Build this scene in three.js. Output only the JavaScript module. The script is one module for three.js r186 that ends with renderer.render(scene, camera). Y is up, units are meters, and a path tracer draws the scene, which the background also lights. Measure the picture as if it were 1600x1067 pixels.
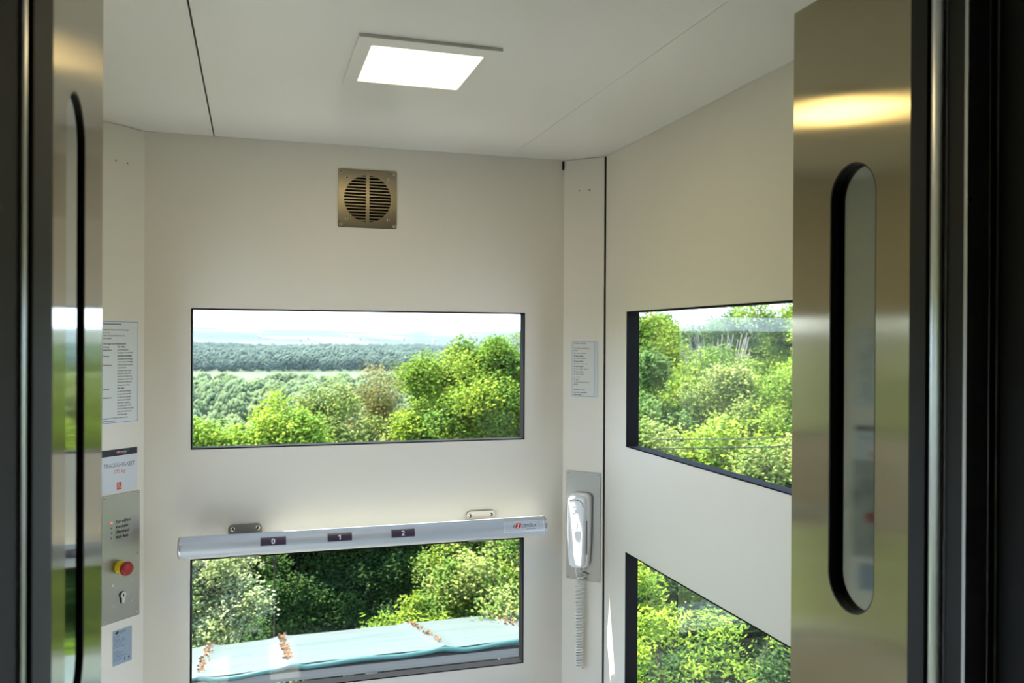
import * as THREE from 'three';
import { RoundedBoxGeometry } from 'three/addons/geometries/RoundedBoxGeometry.js';
import { mergeGeometries } from 'three/addons/utils/BufferGeometryUtils.js';
import { RectAreaLightUniformsLib } from 'three/addons/lights/RectAreaLightUniformsLib.js';
import { ImprovedNoise } from 'three/addons/math/ImprovedNoise.js';

// ------------------------------------------------------------------ camera, sky, sun, exposure
const scene = new THREE.Scene();
const renderer = new THREE.WebGLRenderer();
renderer.toneMapping = THREE.LinearToneMapping;
renderer.toneMappingExposure = 3.15;
renderer.shadowMap.enabled = true;
RectAreaLightUniformsLib.init();

const EYE = 1.5;                                        // the lens is 1.5 m above the cabin floor
const camera = new THREE.PerspectiveCamera(43.81, 1600 / 1067, 0.02, 20000);
camera.position.set(0, EYE, 0);
camera.rotation.order = 'YXZ';
camera.rotation.set(-0.0029, -0.2956, 0.0049);
camera.focus = 2.7;
camera.userData.fStop = 5.6;

{ // clear summer sky, pale towards the horizon, the same in every direction
  const W = 256, H = 128, data = new Float32Array(W * H * 4);
  for (let r = 0; r < H; r++) {
    const el = Math.max(0, ((r + 0.5) / H - 0.5) * 180), k = Math.exp(-el / 20);
    for (let c = 0; c < W; c++) {
      const o = (r * W + c) * 4;
      data[o] = 0.54 + (1.62 - 0.54) * k; data[o + 1] = 0.82 + (1.88 - 0.82) * k; data[o + 2] = 1.42 + (2.40 - 1.42) * k; data[o + 3] = 1;
    }
  }
  const t = new THREE.DataTexture(data, W, H, THREE.RGBAFormat, THREE.FloatType);
  t.mapping = THREE.EquirectangularReflectionMapping; t.magFilter = THREE.LinearFilter; t.needsUpdate = true;
  scene.background = t; scene.environment = t;
}
const sun = new THREE.DirectionalLight(new THREE.Color().setRGB(1, 0.94, 0.82), 10.5);
sun.name = 'sun';
sun.position.set(-0.41, 1, -0.203).multiplyScalar(60);
sun.castShadow = true;
sun.shadow.mapSize.set(4096, 4096);
Object.assign(sun.shadow.camera, { left: -30, right: 30, top: 30, bottom: -30, near: 1, far: 200 });
scene.add(sun); scene.add(sun.target);
scene.fog = new THREE.FogExp2(new THREE.Color().setRGB(0.62, 0.83, 1.0), 0.00003);

// ------------------------------------------------------------------ helpers
let seed = 7;
const rnd = () => { seed = (seed + 0x6d2b79f5) | 0; let t = Math.imul(seed ^ (seed >>> 15), 1 | seed); t = (t + Math.imul(t ^ (t >>> 7), 61 | t)) ^ t; return ((t ^ (t >>> 14)) >>> 0) / 4294967296; };
const rr = (a, b) => a + (b - a) * rnd();
const rgb = (r, g, b) => new THREE.Color().setRGB(r, g, b);
const V = (x, y, z) => new THREE.Vector3(x, y, z);
const taken = new Map();
const numbered = (n) => { const k = taken.get(n) ?? 0; taken.set(n, k + 1); return k ? n + '_' + String(k).padStart(3, '0') : n; };
function tag(o, label, category, group) { o.userData.label = label; o.userData.category = category; if (group) o.userData.group = group; return o; }
function thing(name, label, category, [x, y, z] = [0, 0, 0], turn = 0, group) {
  const o = new THREE.Group(); o.name = numbered(name); o.position.set(x, y, z); o.rotation.y = turn; scene.add(o);
  return tag(o, label, category, group);
}
function part(name, geometry, material, parent, label) {
  const m = new THREE.Mesh(Array.isArray(geometry) ? mergeGeometries(geometry.map((g) => (g.index ? g.toNonIndexed() : g))) : geometry, material);
  m.name = name; parent.add(m); if (label) m.userData.label = label;
  return m;
}
function struct(name, geometry, material, parent = scene) {
  const m = part(parent === scene ? numbered(name) : name, geometry, material, parent);
  if (parent === scene) m.userData.kind = 'structure';
  return m;
}
function structGroup(name, [x, y, z] = [0, 0, 0], turn = 0) {
  const o = new THREE.Group(); o.name = numbered(name); o.position.set(x, y, z); o.rotation.y = turn; o.userData.kind = 'structure'; scene.add(o); return o;
}
const box = (x0, x1, y0, y1, z0, z1) => new THREE.BoxGeometry(x1 - x0, y1 - y0, z1 - z0).translate((x0 + x1) / 2, (y0 + y1) / 2, (z0 + z1) / 2);
const rbox = (w, h, d, r, s = 2) => new RoundedBoxGeometry(w, h, d, s, r);
function roundedRect(w, h, r, cx = 0, cy = 0, P = THREE.Shape) {
  const s = new P(), x = cx - w / 2, y = cy - h / 2;
  s.moveTo(x + r, y); s.lineTo(x + w - r, y); s.absarc(x + w - r, y + r, r, -Math.PI / 2, 0, false);
  s.lineTo(x + w, y + h - r); s.absarc(x + w - r, y + h - r, r, 0, Math.PI / 2, false);
  s.lineTo(x + r, y + h); s.absarc(x + r, y + h - r, r, Math.PI / 2, Math.PI, false);
  s.lineTo(x, y + r); s.absarc(x + r, y + r, r, Math.PI, Math.PI * 1.5, false);
  return s;
}
const rect = (x0, x1, y0, y1, P = THREE.Shape) => { const s = new P(); s.moveTo(x0, y0); s.lineTo(x1, y0); s.lineTo(x1, y1); s.lineTo(x0, y1); s.closePath(); return s; };
const extrude = (s, depth, bevel = 0, curve = 10) => new THREE.ExtrudeGeometry(s, { depth, curveSegments: curve, bevelEnabled: bevel > 0, bevelSize: bevel, bevelThickness: bevel, bevelSegments: 2, bevelOffset: -bevel });
const cylZ = (r, h, n = 20) => new THREE.CylinderGeometry(r, r, h, n).rotateX(Math.PI / 2);

function noiseTexture(w, h, f, repeat) {                // grey data texture
  const d = new Uint8Array(w * h * 4);
  for (let y = 0; y < h; y++) for (let x = 0; x < w; x++) { const v = Math.max(0, Math.min(255, Math.round(255 * f(x, y)))); d.set([v, v, v, 255], (y * w + x) * 4); }
  const t = new THREE.DataTexture(d, w, h); t.wrapS = t.wrapT = THREE.RepeatWrapping; t.magFilter = THREE.LinearFilter; if (repeat) t.repeat.set(...repeat); t.needsUpdate = true; return t;
}
function canvasTexture(w, h, draw) {
  const c = document.createElement('canvas'); c.width = w; c.height = h; draw(c.getContext('2d'), w, h);
  const t = new THREE.CanvasTexture(c); t.colorSpace = THREE.SRGBColorSpace; t.magFilter = THREE.LinearFilter; t.wrapS = t.wrapT = THREE.ClampToEdgeWrapping; return t;
}

// ------------------------------------------------------------------ materials
const powder = noiseTexture(256, 256, () => 0.5 + 0.5 * (rnd() - 0.5), [6, 6]);
const std = (o) => new THREE.MeshStandardMaterial(o), phys = (o) => new THREE.MeshPhysicalMaterial(o);
const M = {
  wall: std({ color: rgb(0.755, 0.705, 0.60), roughness: 0.4, bumpMap: powder, bumpScale: 0.00006 }),
  ceiling: std({ color: rgb(0.765, 0.735, 0.67), roughness: 0.28, bumpMap: powder, bumpScale: 0.00005 }),
  floor: std({ color: rgb(0.60, 0.60, 0.59), roughness: 0.6 }),
  black: phys({ color: rgb(0.006, 0.006, 0.007), roughness: 0.7, specularIntensity: 0.2 }),
  rubber: std({ color: rgb(0.008, 0.008, 0.009), roughness: 0.7 }),
  frame: phys({ color: rgb(0.010, 0.0092, 0.0085), roughness: 0.8, specularIntensity: 0.2 }),
  void: std({ color: rgb(0.01, 0.01, 0.01), roughness: 0.9 }),
  landing: std({ color: rgb(0.012, 0.012, 0.012), roughness: 0.8 }),
  steel: phys({ color: rgb(0.35, 0.305, 0.20), metalness: 1, roughness: 0.15, anisotropy: 1, anisotropyRotation: 0 }),
  plate: phys({ color: rgb(0.39, 0.365, 0.325), metalness: 1, roughness: 0.36, anisotropy: 0.6 }),
  grille: phys({ color: rgb(0.20, 0.19, 0.16), metalness: 1, roughness: 0.3, anisotropy: 0.7 }),
  alu: std({ color: rgb(0.55, 0.56, 0.57), metalness: 1, roughness: 0.3 }),
  rail: std({ color: rgb(0.53, 0.56, 0.58), metalness: 0.3, roughness: 0.45 }),
  chrome: std({ color: rgb(0.62, 0.61, 0.58), metalness: 1, roughness: 0.2 }),
  darkSteel: std({ color: rgb(0.10, 0.10, 0.10), metalness: 0.8, roughness: 0.45 }),
  glass: phys({ color: rgb(0.93, 0.97, 0.95), transmission: 1, thickness: 0, roughness: 0.0, ior: 1.5 }),
  doorGlass: phys({ color: rgb(0.33, 0.36, 0.31), metalness: 1, roughness: 0.06 }),
  whitePlastic: std({ color: rgb(0.88, 0.89, 0.90), roughness: 0.35 }),
  cord: std({ color: rgb(0.72, 0.72, 0.68), roughness: 0.4 }),
  yellow: std({ color: rgb(0.75, 0.62, 0.01), roughness: 0.4 }),
  red: std({ color: rgb(0.34, 0.010, 0.010), roughness: 0.35 }),
};

// ------------------------------------------------------------------ cabin shell (x to the right, depth d = -z)
const D = 2.6826, H = 2.1, xL = -0.3035, xLW = -0.4035, xR = 0.9965, xRW = 1.106, FRONT = 0.92, T = 0.04;
const UP0 = 1.167, UP1 = 1.587, LO0 = 0.424, LO1 = 0.842;           // heights of upper and lower windows
const WB = [-0.177, 0.862], WS = [1.12, 2.414];                     // window spans: back wall (x), side walls (d)
const VENT = [0.341, EYE + 0.437];
{
  const s = rect(xLW - T, xRW + T, 0, H + 0.06);
  for (const [a, b] of [[UP0, UP1], [LO0, LO1]]) s.holes.push(rect(WB[0], WB[1], a, b, THREE.Path));
  const hole = new THREE.Path(); hole.absarc(VENT[0], VENT[1], 0.074, 0, Math.PI * 2); s.holes.push(hole);
  struct('wall_back', extrude(s, T, 0, 24).translate(0, 0, -D - T), M.wall);
  for (const side of ['right', 'left']) {
    const q = rect(FRONT, D, 0, H + 0.06);
    for (const [a, b] of [[UP0, UP1], [LO0, LO1]]) q.holes.push(rect(WS[0], WS[1], a, b, THREE.Path));
    struct('wall_' + side, extrude(q, T).rotateY(Math.PI / 2).translate(side === 'right' ? xRW : xLW - T, 0, 0), M.wall);
  }
  struct('floor', box(xLW - T, xRW + T, -0.05, 0, -D - T, -FRONT + 0.05), M.floor);
  const c = structGroup('ceiling', [0, H, 0]);
  part('roof_slab', box(xLW - T, xRW + T, 0.06, 0.1, -D - T, -FRONT), M.void, c);
  for (const [a, b] of [[xLW + 0.001, -0.1165], [-0.1125, 0.8016], [0.8028, xRW - 0.001]]) part('ceiling_panel', box(a, b, 0.0005, 0.014, -D + 0.001, -FRONT), M.ceiling, c);
  // front wall beside and above the entrance
  struct('wall_front', [box(xLW - T, -0.29, 0, H + 0.06, -FRONT, -FRONT + 0.02), box(1.0, xRW + T, 0, H + 0.06, -FRONT, -FRONT + 0.02), box(-0.29, 1.0, 2.085, H + 0.06, -FRONT, -FRONT + 0.02)], M.wall);
}
// bevelled corner columns; local x runs along the face, local z points into the cabin
const SCREW = mergeGeometries([new THREE.SphereGeometry(0.0042, 14, 6, 0, Math.PI * 2, 0, Math.PI / 2).scale(1, 0.45, 1).rotateX(Math.PI / 2), new THREE.CylinderGeometry(0.0042, 0.0044, 0.0006, 14).rotateX(Math.PI / 2)]);
const SOCKET = new THREE.CylinderGeometry(0.0019, 0.0019, 0.0006, 6).rotateX(Math.PI / 2).translate(0, 0, 0.0018);
function screw(parent, x, y, z, k = 1) {
  const s = part('screw', SCREW, M.chrome, parent); s.position.set(x, y, z); s.scale.setScalar(k);
  const h = part('socket', SOCKET, M.void, parent); h.position.set(x, y, z); h.scale.setScalar(k);
}
const COL = {
  left: { at: [(xLW + xL) / 2, 0, -(D - 0.05)], turn: Math.PI / 4, w: 0.1414, gap: [0.001, 0.0015], scr: [[-0.0267, 0.4966], [0.0106, 0.4963]] },
  right: { at: [(xR + xRW) / 2, 0, -(D - 0.05475)], turn: -Math.PI / 4, w: 0.1549, gap: [0.0012, 0.009], scr: [[-0.0212, 0.495], [0.0157, 0.4943]] },
};
let trimN = 0;
for (const k of ['left', 'right']) {
  const c = COL[k], g = structGroup('trim_' + (++trimN), c.at, c.turn), a = -c.w / 2 + c.gap[0], b = c.w / 2 - c.gap[1];
  part('column_face', box(a, b, 0.001, H - 0.001, -0.002, 0), M.wall, g);
  part('column_return', [box(a, a + 0.002, 0.001, H - 0.001, -0.02, -0.002), box(b - 0.002, b, 0.001, H - 0.001, -0.02, -0.002)], M.wall, g);
  if (k === 'right') part('gap_shade_strip', box(b + 0.0004, c.w / 2 - 0.0006, 0.001, H - 0.001, -0.012, -0.0025), M.rubber, g);  // black strip added to stand for the shade in the open gap
  for (const [x, y] of c.scr) screw(g, x, EYE + y, 0.0003, 0.75);
}
{ // black notch at the top of the right column's left edge
  struct('trim_' + (++trimN), rbox(0.006, 0.028, 0.006, 0.002).translate(xR - 0.004, H - 0.018, -D + 0.0035), M.rubber);
}

// ------------------------------------------------------------------ windows
let windowN = 0;
function windowUnit(a0, a1, y0, y1, put) {               // built in (a, y), z = outwards; put() brings it into its wall
  const g = structGroup('window_' + (++windowN));
  const lining = rect(a0 + 0.0006, a1 - 0.0006, y0 + 0.0006, y1 - 0.0006); lining.holes.push(rect(a0 + 0.004, a1 - 0.004, y0 + 0.004, y1 - 0.004, THREE.Path));
  const rim = rect(a0 - 0.02, a1 + 0.02, y0 - 0.02, y1 + 0.02); rim.holes.push(rect(a0 + 0.001, a1 - 0.001, y0 + 0.001, y1 - 0.001, THREE.Path));
  part('frame', put(extrude(lining, 0.0405).translate(0, 0, -0.0005)), M.frame, g);
  part('outer_rim', put(extrude(rim, 0.002).translate(0, 0, 0.0404)), M.black, g);
  part('pane', put(new THREE.PlaneGeometry(a1 - a0 - 0.008, y1 - y0 - 0.008).translate((a0 + a1) / 2, (y0 + y1) / 2, 0.0385)), M.glass, g);
}
for (const [a, b] of [[UP0, UP1], [LO0, LO1]]) {
  windowUnit(WB[0], WB[1], a, b, (g) => g.translate(0, 0, -0).applyMatrix4(new THREE.Matrix4().makeScale(1, 1, 1)).rotateY(Math.PI).translate(WB[0] + WB[1], 0, -D));
  windowUnit(WS[0], WS[1], a, b, (g) => g.rotateY(Math.PI / 2).translate(xRW, 0, 0));
  windowUnit(-WS[1], -WS[0], a, b, (g) => g.rotateY(-Math.PI / 2).translate(xLW, 0, 0));
}

// ------------------------------------------------------------------ folding doors at the entrance
const slotHole = (cx, P) => roundedRect(0.108, 0.712, 0.0539, cx, EYE - 0.075, P);
function foldingDoor(sign, X, d0, d1, slot, seal, label) {
  const g = thing('folding_door', label, 'door', [X, 0, -(d0 + d1) / 2]), mid = (d0 + d1) / 2;
  const place = (geo, off) => geo.rotateY(Math.PI / 2).translate(sign > 0 ? off : -off - 0.0, 0, mid);
  for (const k of [0, 1]) {
    const off = k * 0.046, s = rect(d0, d1 - k * 0.004, 0.012, 2.072); s.holes.push(slotHole(slot, THREE.Path));
    const leafG = extrude(s, 0.034, 0, 20); if (sign < 0) leafG.translate(0, 0, -0.034);
    const leaf = part('leaf', place(leafG, off), M.steel, g, k ? undefined : 'brushed stainless door leaf with a tall slot window');
    const ring = slotHole(slot, THREE.Shape); ring.holes.push(roundedRect(0.103, 0.707, 0.0514, slot, EYE - 0.075, THREE.Path));
    const ringG = extrude(ring, 0.033, 0, 20).translate(0, 0, sign > 0 ? 0.0005 : -0.0335);
    part('gasket', place(ringG, off), M.rubber, leaf);
    const pane = new THREE.ShapeGeometry(roundedRect(0.1028, 0.7068, 0.0513, slot, EYE - 0.075), 20); pane.translate(0, 0, sign > 0 ? 0.014 : -0.0045);
    part('slot_glass', place(pane, off), M.doorGlass, leaf);
  }
  // rubber edge and hinge tube on the side near the landing
  const rub = box(sign > 0 ? -0.004 : -0.078, sign > 0 ? 0.078 : 0.004, 0.012, 2.072, mid - seal[1], mid - seal[0]);
  part('edge_seal', rub, M.rubber, g);
  return g;
}
foldingDoor(1, 0.904, 1.0, 1.281, 1.127, [0.969, 0.9995], 'brushed steel folding door with slot window beside the right wall');
foldingDoor(-1, -0.196, 0.9455, 1.262, 1.083, [0.8665, 0.945], 'brushed steel folding door seen almost edge-on before the control column');

// entrance frame on the landing side
{
  const g = structGroup('trim_' + (++trimN), [0.904, 0, 0]);
  const half = new THREE.CylinderGeometry(0.0145, 0.0145, 2.3, 20, 1, false, 0, Math.PI).rotateY(Math.PI).scale(0.6, 1, 1).translate(0.004, 1.15, -0.953);
  part('rounded_profile', half, M.alu, g);
  part('profile_back', box(0.004, 0.03, 0, 2.3, -0.9675, -0.9385), M.darkSteel, g);
  part('dark_channel', box(0.003, 0.03, 0, 2.3, -0.938, -0.904), M.rubber, g);
  const plate = part('frame_plate', box(-0.003, 0.034, 0, 2.3, -0.9035, -0.898), std({ color: rgb(0.65, 0.65, 0.65), metalness: 0.3, roughness: 0.5 }), g);
  const hole = part('screw_hole', cylZ(0.003, 0.002), M.void, g); hole.position.set(0.0, 1.687, -0.8975); plate.userData.label = 'dull grey steel strip';
  part('corner_bead', new THREE.CylinderGeometry(0.0016, 0.0016, 2.3, 10).translate(0.0345, 1.15, -0.885), M.alu, g);
  const l = structGroup('trim_' + (++trimN), [-0.196, 0, 0]);
  part('rounded_profile', new THREE.CylinderGeometry(0.009, 0.009, 2.3, 20, 1, false, 0, Math.PI).scale(0.6, 1, 1).translate(-0.0045, 1.15, -0.8565), M.alu, l);
  part('profile_back', box(-0.03, -0.0045, 0, 2.3, -0.866, -0.8475), M.darkSteel, l);
}
// the dark landing around the camera
{
  const L = M.landing, x0 = -1.3, x1 = 2.0, zb = 1.6;
  struct('wall_landing', [box(x0, -0.2, 0, 2.5, -0.847, -0.72), box(0.94, x1, 0, 2.5, -0.897, -0.72), box(-0.2, 0.94, 2.31, 2.5, -0.897, -0.72)], L);
  struct('wall_landing_left', box(x0 - 0.1, x0, 0, 2.5, -0.847, zb), L);
  struct('wall_landing_right', box(x1, x1 + 0.1, 0, 2.5, -0.847, zb), L);
  struct('wall_landing_rear', box(x0 - 0.1, x1 + 0.1, 0, 2.5, zb, zb + 0.1), L);
  struct('ceiling_landing', box(x0 - 0.1, x1 + 0.1, 2.5, 2.6, -0.9, zb + 0.1), L);
  struct('floor_landing', box(x0 - 0.1, x1 + 0.1, -0.1, 0, -0.869, zb + 0.1), L);
  struct('trim_' + (++trimN), [box(-0.31, -0.201, 0, 2.5, -0.899, -0.848), box(0.94, 1.16, 0, 2.5, -0.8995, -0.8975), box(-0.31, 1.16, 2.302, 2.5, -0.9, -0.898), box(xLW - T, xRW + T, H + 0.061, 2.5, -0.96, -0.9)], L);
}

// ------------------------------------------------------------------ ceiling lamp
{
  const x0 = 0.197, x1 = 0.491, d0 = 1.686, d1 = 2.028, i0 = 0.2265, i1 = 0.4625, e0 = 1.731, e1 = 1.983, cx = (i0 + i1) / 2, cd = (e0 + e1) / 2;
  const g = thing('ceiling_lamp', 'flat square white lamp glowing in the ceiling', 'lamp', [cx, H, -cd]);
  const s = rect(x0 - cx, x1 - cx, -(d1 - cd), -(d0 - cd)); s.holes.push(roundedRect(i1 - i0, e1 - e0, 0.004, 0, 0, THREE.Path));
  part('lamp_frame', extrude(s, 0.0065).rotateX(Math.PI / 2).rotateX(0).translate(0, 0, 0), M.ceiling, g);
  part('lamp_diffuser', extrude(roundedRect(i1 - i0 - 0.001, e1 - e0 - 0.001, 0.004), 0.005).rotateX(Math.PI / 2).translate(0, -0.0005, 0), std({ color: rgb(0.8, 0.8, 0.8), emissive: rgb(1, 0.86, 0.58), emissiveIntensity: 0.5, roughness: 0.5 }), g);
  const a = new THREE.RectAreaLight(rgb(1, 0.75, 0.33), 3.8, i1 - i0, e1 - e0); a.name = 'lamp_light'; a.position.set(0, -0.0075, 0); a.rotation.x = -Math.PI / 2; g.add(a);
}

// ------------------------------------------------------------------ ventilation grille
{
  const g = thing('ventilation_grille', 'square stainless ventilation grille with round slatted opening on back wall', 'vent', [VENT[0], VENT[1], -D]);
  const s = roundedRect(0.183, 0.182, 0.006); const h = new THREE.Path(); h.absarc(0, 0, 0.073, 0, Math.PI * 2); s.holes.push(h);
  part('plate', extrude(s, 0.0015, 0.0004, 32).translate(0, 0, 0.0006), M.grille, g);
  for (let k = -7; k <= 7; k++) {
    const y = k * 0.0097, w = Math.sqrt(0.0735 ** 2 - y * y);
    part('slat', box(-w, w, y - 0.0016, y + 0.0016, 0.0004, 0.0022), M.grille, g);
  }
  part('centre_bar', box(-0.0055, 0.0055, -0.073, 0.073, 0.0002, 0.0027), M.grille, g);
  part('duct', [cylZ(0.0735, 0.004, 32).translate(0, 0, -0.06), new THREE.CylinderGeometry(0.0735, 0.0735, 0.06, 32, 1, true).rotateX(Math.PI / 2).translate(0, 0, -0.031)], std({ color: rgb(0.012, 0.012, 0.012), roughness: 0.8, side: THREE.DoubleSide }), g);
  for (const sx of [-1, 1]) for (const sy of [-1, 1]) { screw(g, sx * 0.083, sy * 0.082, 0.0026, 1.15); screw(g, sx * 0.0645, sy * 0.064, 0.0026, 1.15); }
}

// ------------------------------------------------------------------ handrail with floor buttons
function drawLogo(x, cx, cy, k, dark) {                 // the maker's wordmark with its tilted red square
  x.save(); x.translate(cx, cy);
  x.font = Math.round(34 * k) + 'px sans-serif'; x.textBaseline = 'middle'; x.fillStyle = dark ? '#e6e6e6' : '#1c1a1e';
  x.textAlign = 'right'; x.fillText('a', -62 * k, 0);
  x.save(); x.translate(-44 * k, 0); x.transform(1, 0, -0.25, 1, 0, 0); x.fillStyle = '#d8331f'; x.fillRect(-17 * k, -16 * k, 34 * k, 33 * k); x.strokeStyle = '#f4eee8'; x.lineWidth = 5 * k; x.beginPath(); x.moveTo(10 * k, -10 * k); x.bezierCurveTo(-22 * k, -12 * k, 22 * k, 12 * k, -10 * k, 11 * k); x.stroke(); x.restore();
  x.textAlign = 'left'; x.fillText('cendor', -24 * k, 0);
  x.font = Math.round(10 * k) + 'px sans-serif'; x.fillText('LIFTTECHNIK', 12 * k, 24 * k); x.fillText('®', 92 * k, -14 * k);
  x.restore();
}
{
  const Y = EYE - 0.602, dc = D - 0.089, R = 0.031, a0 = -0.2035, a1 = 0.9045;
  const g = thing('handrail', 'silver handrail bar with numbered floor buttons along the back wall', 'handrail', [(a0 + a1) / 2, Y, -dc]), cx = (a0 + a1) / 2, L = a1 - a0;
  part('bar', new THREE.CylinderGeometry(R, R, L - 0.012, 48, 1, true).rotateZ(Math.PI / 2), M.rail, g);
  for (const s of [-1, 1]) {
    const prof = [[0, 0.006], [R - 0.004, 0.006], [R - 0.001, 0.0035], [R + 0.0004, 0.002], [R + 0.0004, -0.002], [R - 0.0015, -0.003], [R - 0.0015, -0.005], [R, -0.006]].map(([r, y]) => new THREE.Vector2(r, y)).reverse();
    const cap = part('end_cap', new THREE.LatheGeometry(prof, 48).rotateZ(-s * Math.PI / 2), M.alu, g); cap.position.x = s * (L / 2 - 0.006);
  }
  const patch = (w, h, r, mid) => {                      // label bent round the bar: mid = angle above the front
    const n = 8, pos = [], uv = [], nor = [], idx = [], span = h / r;
    for (let i = 0; i <= n; i++) for (const e of [-1, 1]) { const t = mid + (i / n - 0.5) * span; pos.push(e * w / 2, r * Math.sin(t), r * Math.cos(t)); nor.push(0, Math.sin(t), Math.cos(t)); uv.push((e + 1) / 2, i / n); }
    for (let i = 0; i < n; i++) { const a = i * 2; idx.push(a, a + 1, a + 3, a, a + 3, a + 2); }
    const q = new THREE.BufferGeometry(); q.setAttribute('position', new THREE.Float32BufferAttribute(pos, 3)); q.setAttribute('normal', new THREE.Float32BufferAttribute(nor, 3)); q.setAttribute('uv', new THREE.Float32BufferAttribute(uv, 2)); q.setIndex(idx); return q;
  };
  [['0', 0.0576], ['1', 0.2482], ['2', 0.4378]].forEach(([t, x]) => {
    const tex = canvasTexture(296, 108, (c, w, h) => { c.fillStyle = '#a9abb4'; c.fillRect(0, 0, w, h); c.fillStyle = '#453c4a'; c.fillRect(6, 6, w - 12, h - 12); c.fillStyle = '#f2f2f4'; c.font = 'bold 84px sans-serif'; c.textAlign = 'center'; c.textBaseline = 'middle'; c.fillText(t, w / 2, h / 2 + 2); });
    const b = part('button', patch(0.074, 0.0265, R + 0.0009, 0.34), std({ map: tex, roughness: 0.3 }), g, 'dark button marked ' + t); b.position.x = x - cx;
  });
  const logo = canvasTexture(512, 138, (c, w, h) => { c.fillStyle = '#c9ccd0'; c.fillRect(0, 0, w, h); c.strokeStyle = '#eceef0'; c.lineWidth = 5; c.strokeRect(4, 4, w - 8, h - 8); drawLogo(c, 262, 58, 1.85, false); });
  const st = part('maker_sticker', patch(0.134, 0.036, R + 0.0005, 0.28), std({ map: logo, roughness: 0.35, metalness: 0.2 }), g, 'pale sticker with a wordmark and red square'); st.position.x = 0.8245 - cx;
  for (const x of [-0.0215, 0.7115]) {
    const b = part('bracket', [extrude(roundedRect(0.0975, 0.1, 0.014), 0.0036, 0.0006, 8).translate(0, 0, -0.0845), rbox(0.06, 0.03, 0.06, 0.004).translate(0, -0.012, -0.053)].map((q) => q.index ? q.toNonIndexed() : q), M.plate, g); b.position.set(x - cx, -0.008, 0);
    for (const s of [-1, 1]) screw(b, s * 0.036, 0.036, -0.0805, 1.7);
  }
}

// ------------------------------------------------------------------ left column: notice, load sign, control panel, type plate
const onColumn = (k, s, y, h = 0) => { const c = COL[k]; return [c.at[0] + Math.cos(c.turn) * s + Math.sin(c.turn) * h, y, c.at[2] - Math.sin(c.turn) * s + Math.cos(c.turn) * h]; };
function sheet(name, label, category, col, x0, x1, y0, y1, tex, px, rough = 0.6, thick = 0.0005) {
  const w = x1 - x0, h = y1 - y0, g = thing(name, label, category, onColumn(col, (x0 + x1) / 2, EYE + (y0 + y1) / 2, 0.0003), COL[col].turn);
  part('backing', box(-w / 2, w / 2, -h / 2, h / 2, 0, thick), std({ color: rgb(0.75, 0.77, 0.78), roughness: rough }), g);
  part('print', new THREE.PlaneGeometry(w, h).translate(0, 0, thick + 0.0003), std({ map: canvasTexture(px, Math.round(px * h / w), tex), roughness: rough }), g);
  return g;
}
sheet('operating_notice', 'tall laminated instruction notice with blue border on left column', 'notice', 'left', -0.0705, 0.0495, -0.2445, 0.0465, (c, w, h) => {
  c.fillStyle = '#d9dbd8'; c.fillRect(0, 0, w, h); c.strokeStyle = '#3c66b4'; c.lineWidth = 5; c.strokeRect(8, 14, w - 22, h - 30); c.fillStyle = '#0c0c10'; c.strokeStyle = '#0c0c10'; c.lineWidth = 0.8; c.textBaseline = 'alphabetic';
  const line = (t, x, y, b, s = 22) => { c.font = (b ? 'bold ' : '') + s + 'px sans-serif'; c.fillText(t, x, y * h / 1000); c.strokeText(t, x, y * h / 1000); };
  line('Bedienungsanleitung', 22, 40, 1, 24);
  ['Taster ist hinter Stockwerksanzeige', '0 – 1 – 2', 'Taste solange Drücken bis der', 'Lift losfährt.'].forEach((t, i) => line(t, 22, 96 + i * 28));
  line('Störungen und Maßnahmen', 22, 232, 1, 23);
  const X = 214;
  line('Störung:', 22, 262, 1, 20); line('Tür offen', X, 262, 1, 25); line('Maßnahme:', 22, 290, 1, 20);
  ['Stockwerkstüre', 'betätigen Tür schließt'].forEach((t, i) => line(t, X, 290 + i * 28));
  line('Störung:', 22, 350, 1, 20); line('Kontakt betätigt', X, 350, 1, 25);
  ['Kontaktleiste betätigt', 'oder Scanner betätigt', 'Lift auf nächst oberen', 'Stock fahren', 'Achtung Taste muss', 'mehrfach gedrückt', 'werden Lift fährt nur', 'Stückweise nach oben', 'Hindernis entfernen', 'Schnee, oder Tier'].forEach((t, i) => line(t, X, 379 + i * 28.3));
  line('Maßnahme:', 22, 436, 1, 20);
  line('Störung:', 22, 664, 1, 20); line('Not Aus', X, 664, 1, 25);
  ['a.) Not Aus betätigt', 'b.) oder Netzausfall', 'a.) Not Aus betätigt', 'Not Aus entriegeln', '(Ruf über Telefon)', 'b.) Netzausfall Taste', 'auf 0 Drücken Lift fährt', 'auf 0 Tür öffnet sich', '(LED-Heizung)'].forEach((t, i) => line(t, X, 693 + i * 28.3));
  line('Maßnahme:', 22, 749, 1, 20);
  line('Hinweis:', 22, 950, 1, 21); line('Auf Ebene 0 kann immer', 118, 950); line('gefahren werden', 22, 975);
}, 512);
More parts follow.
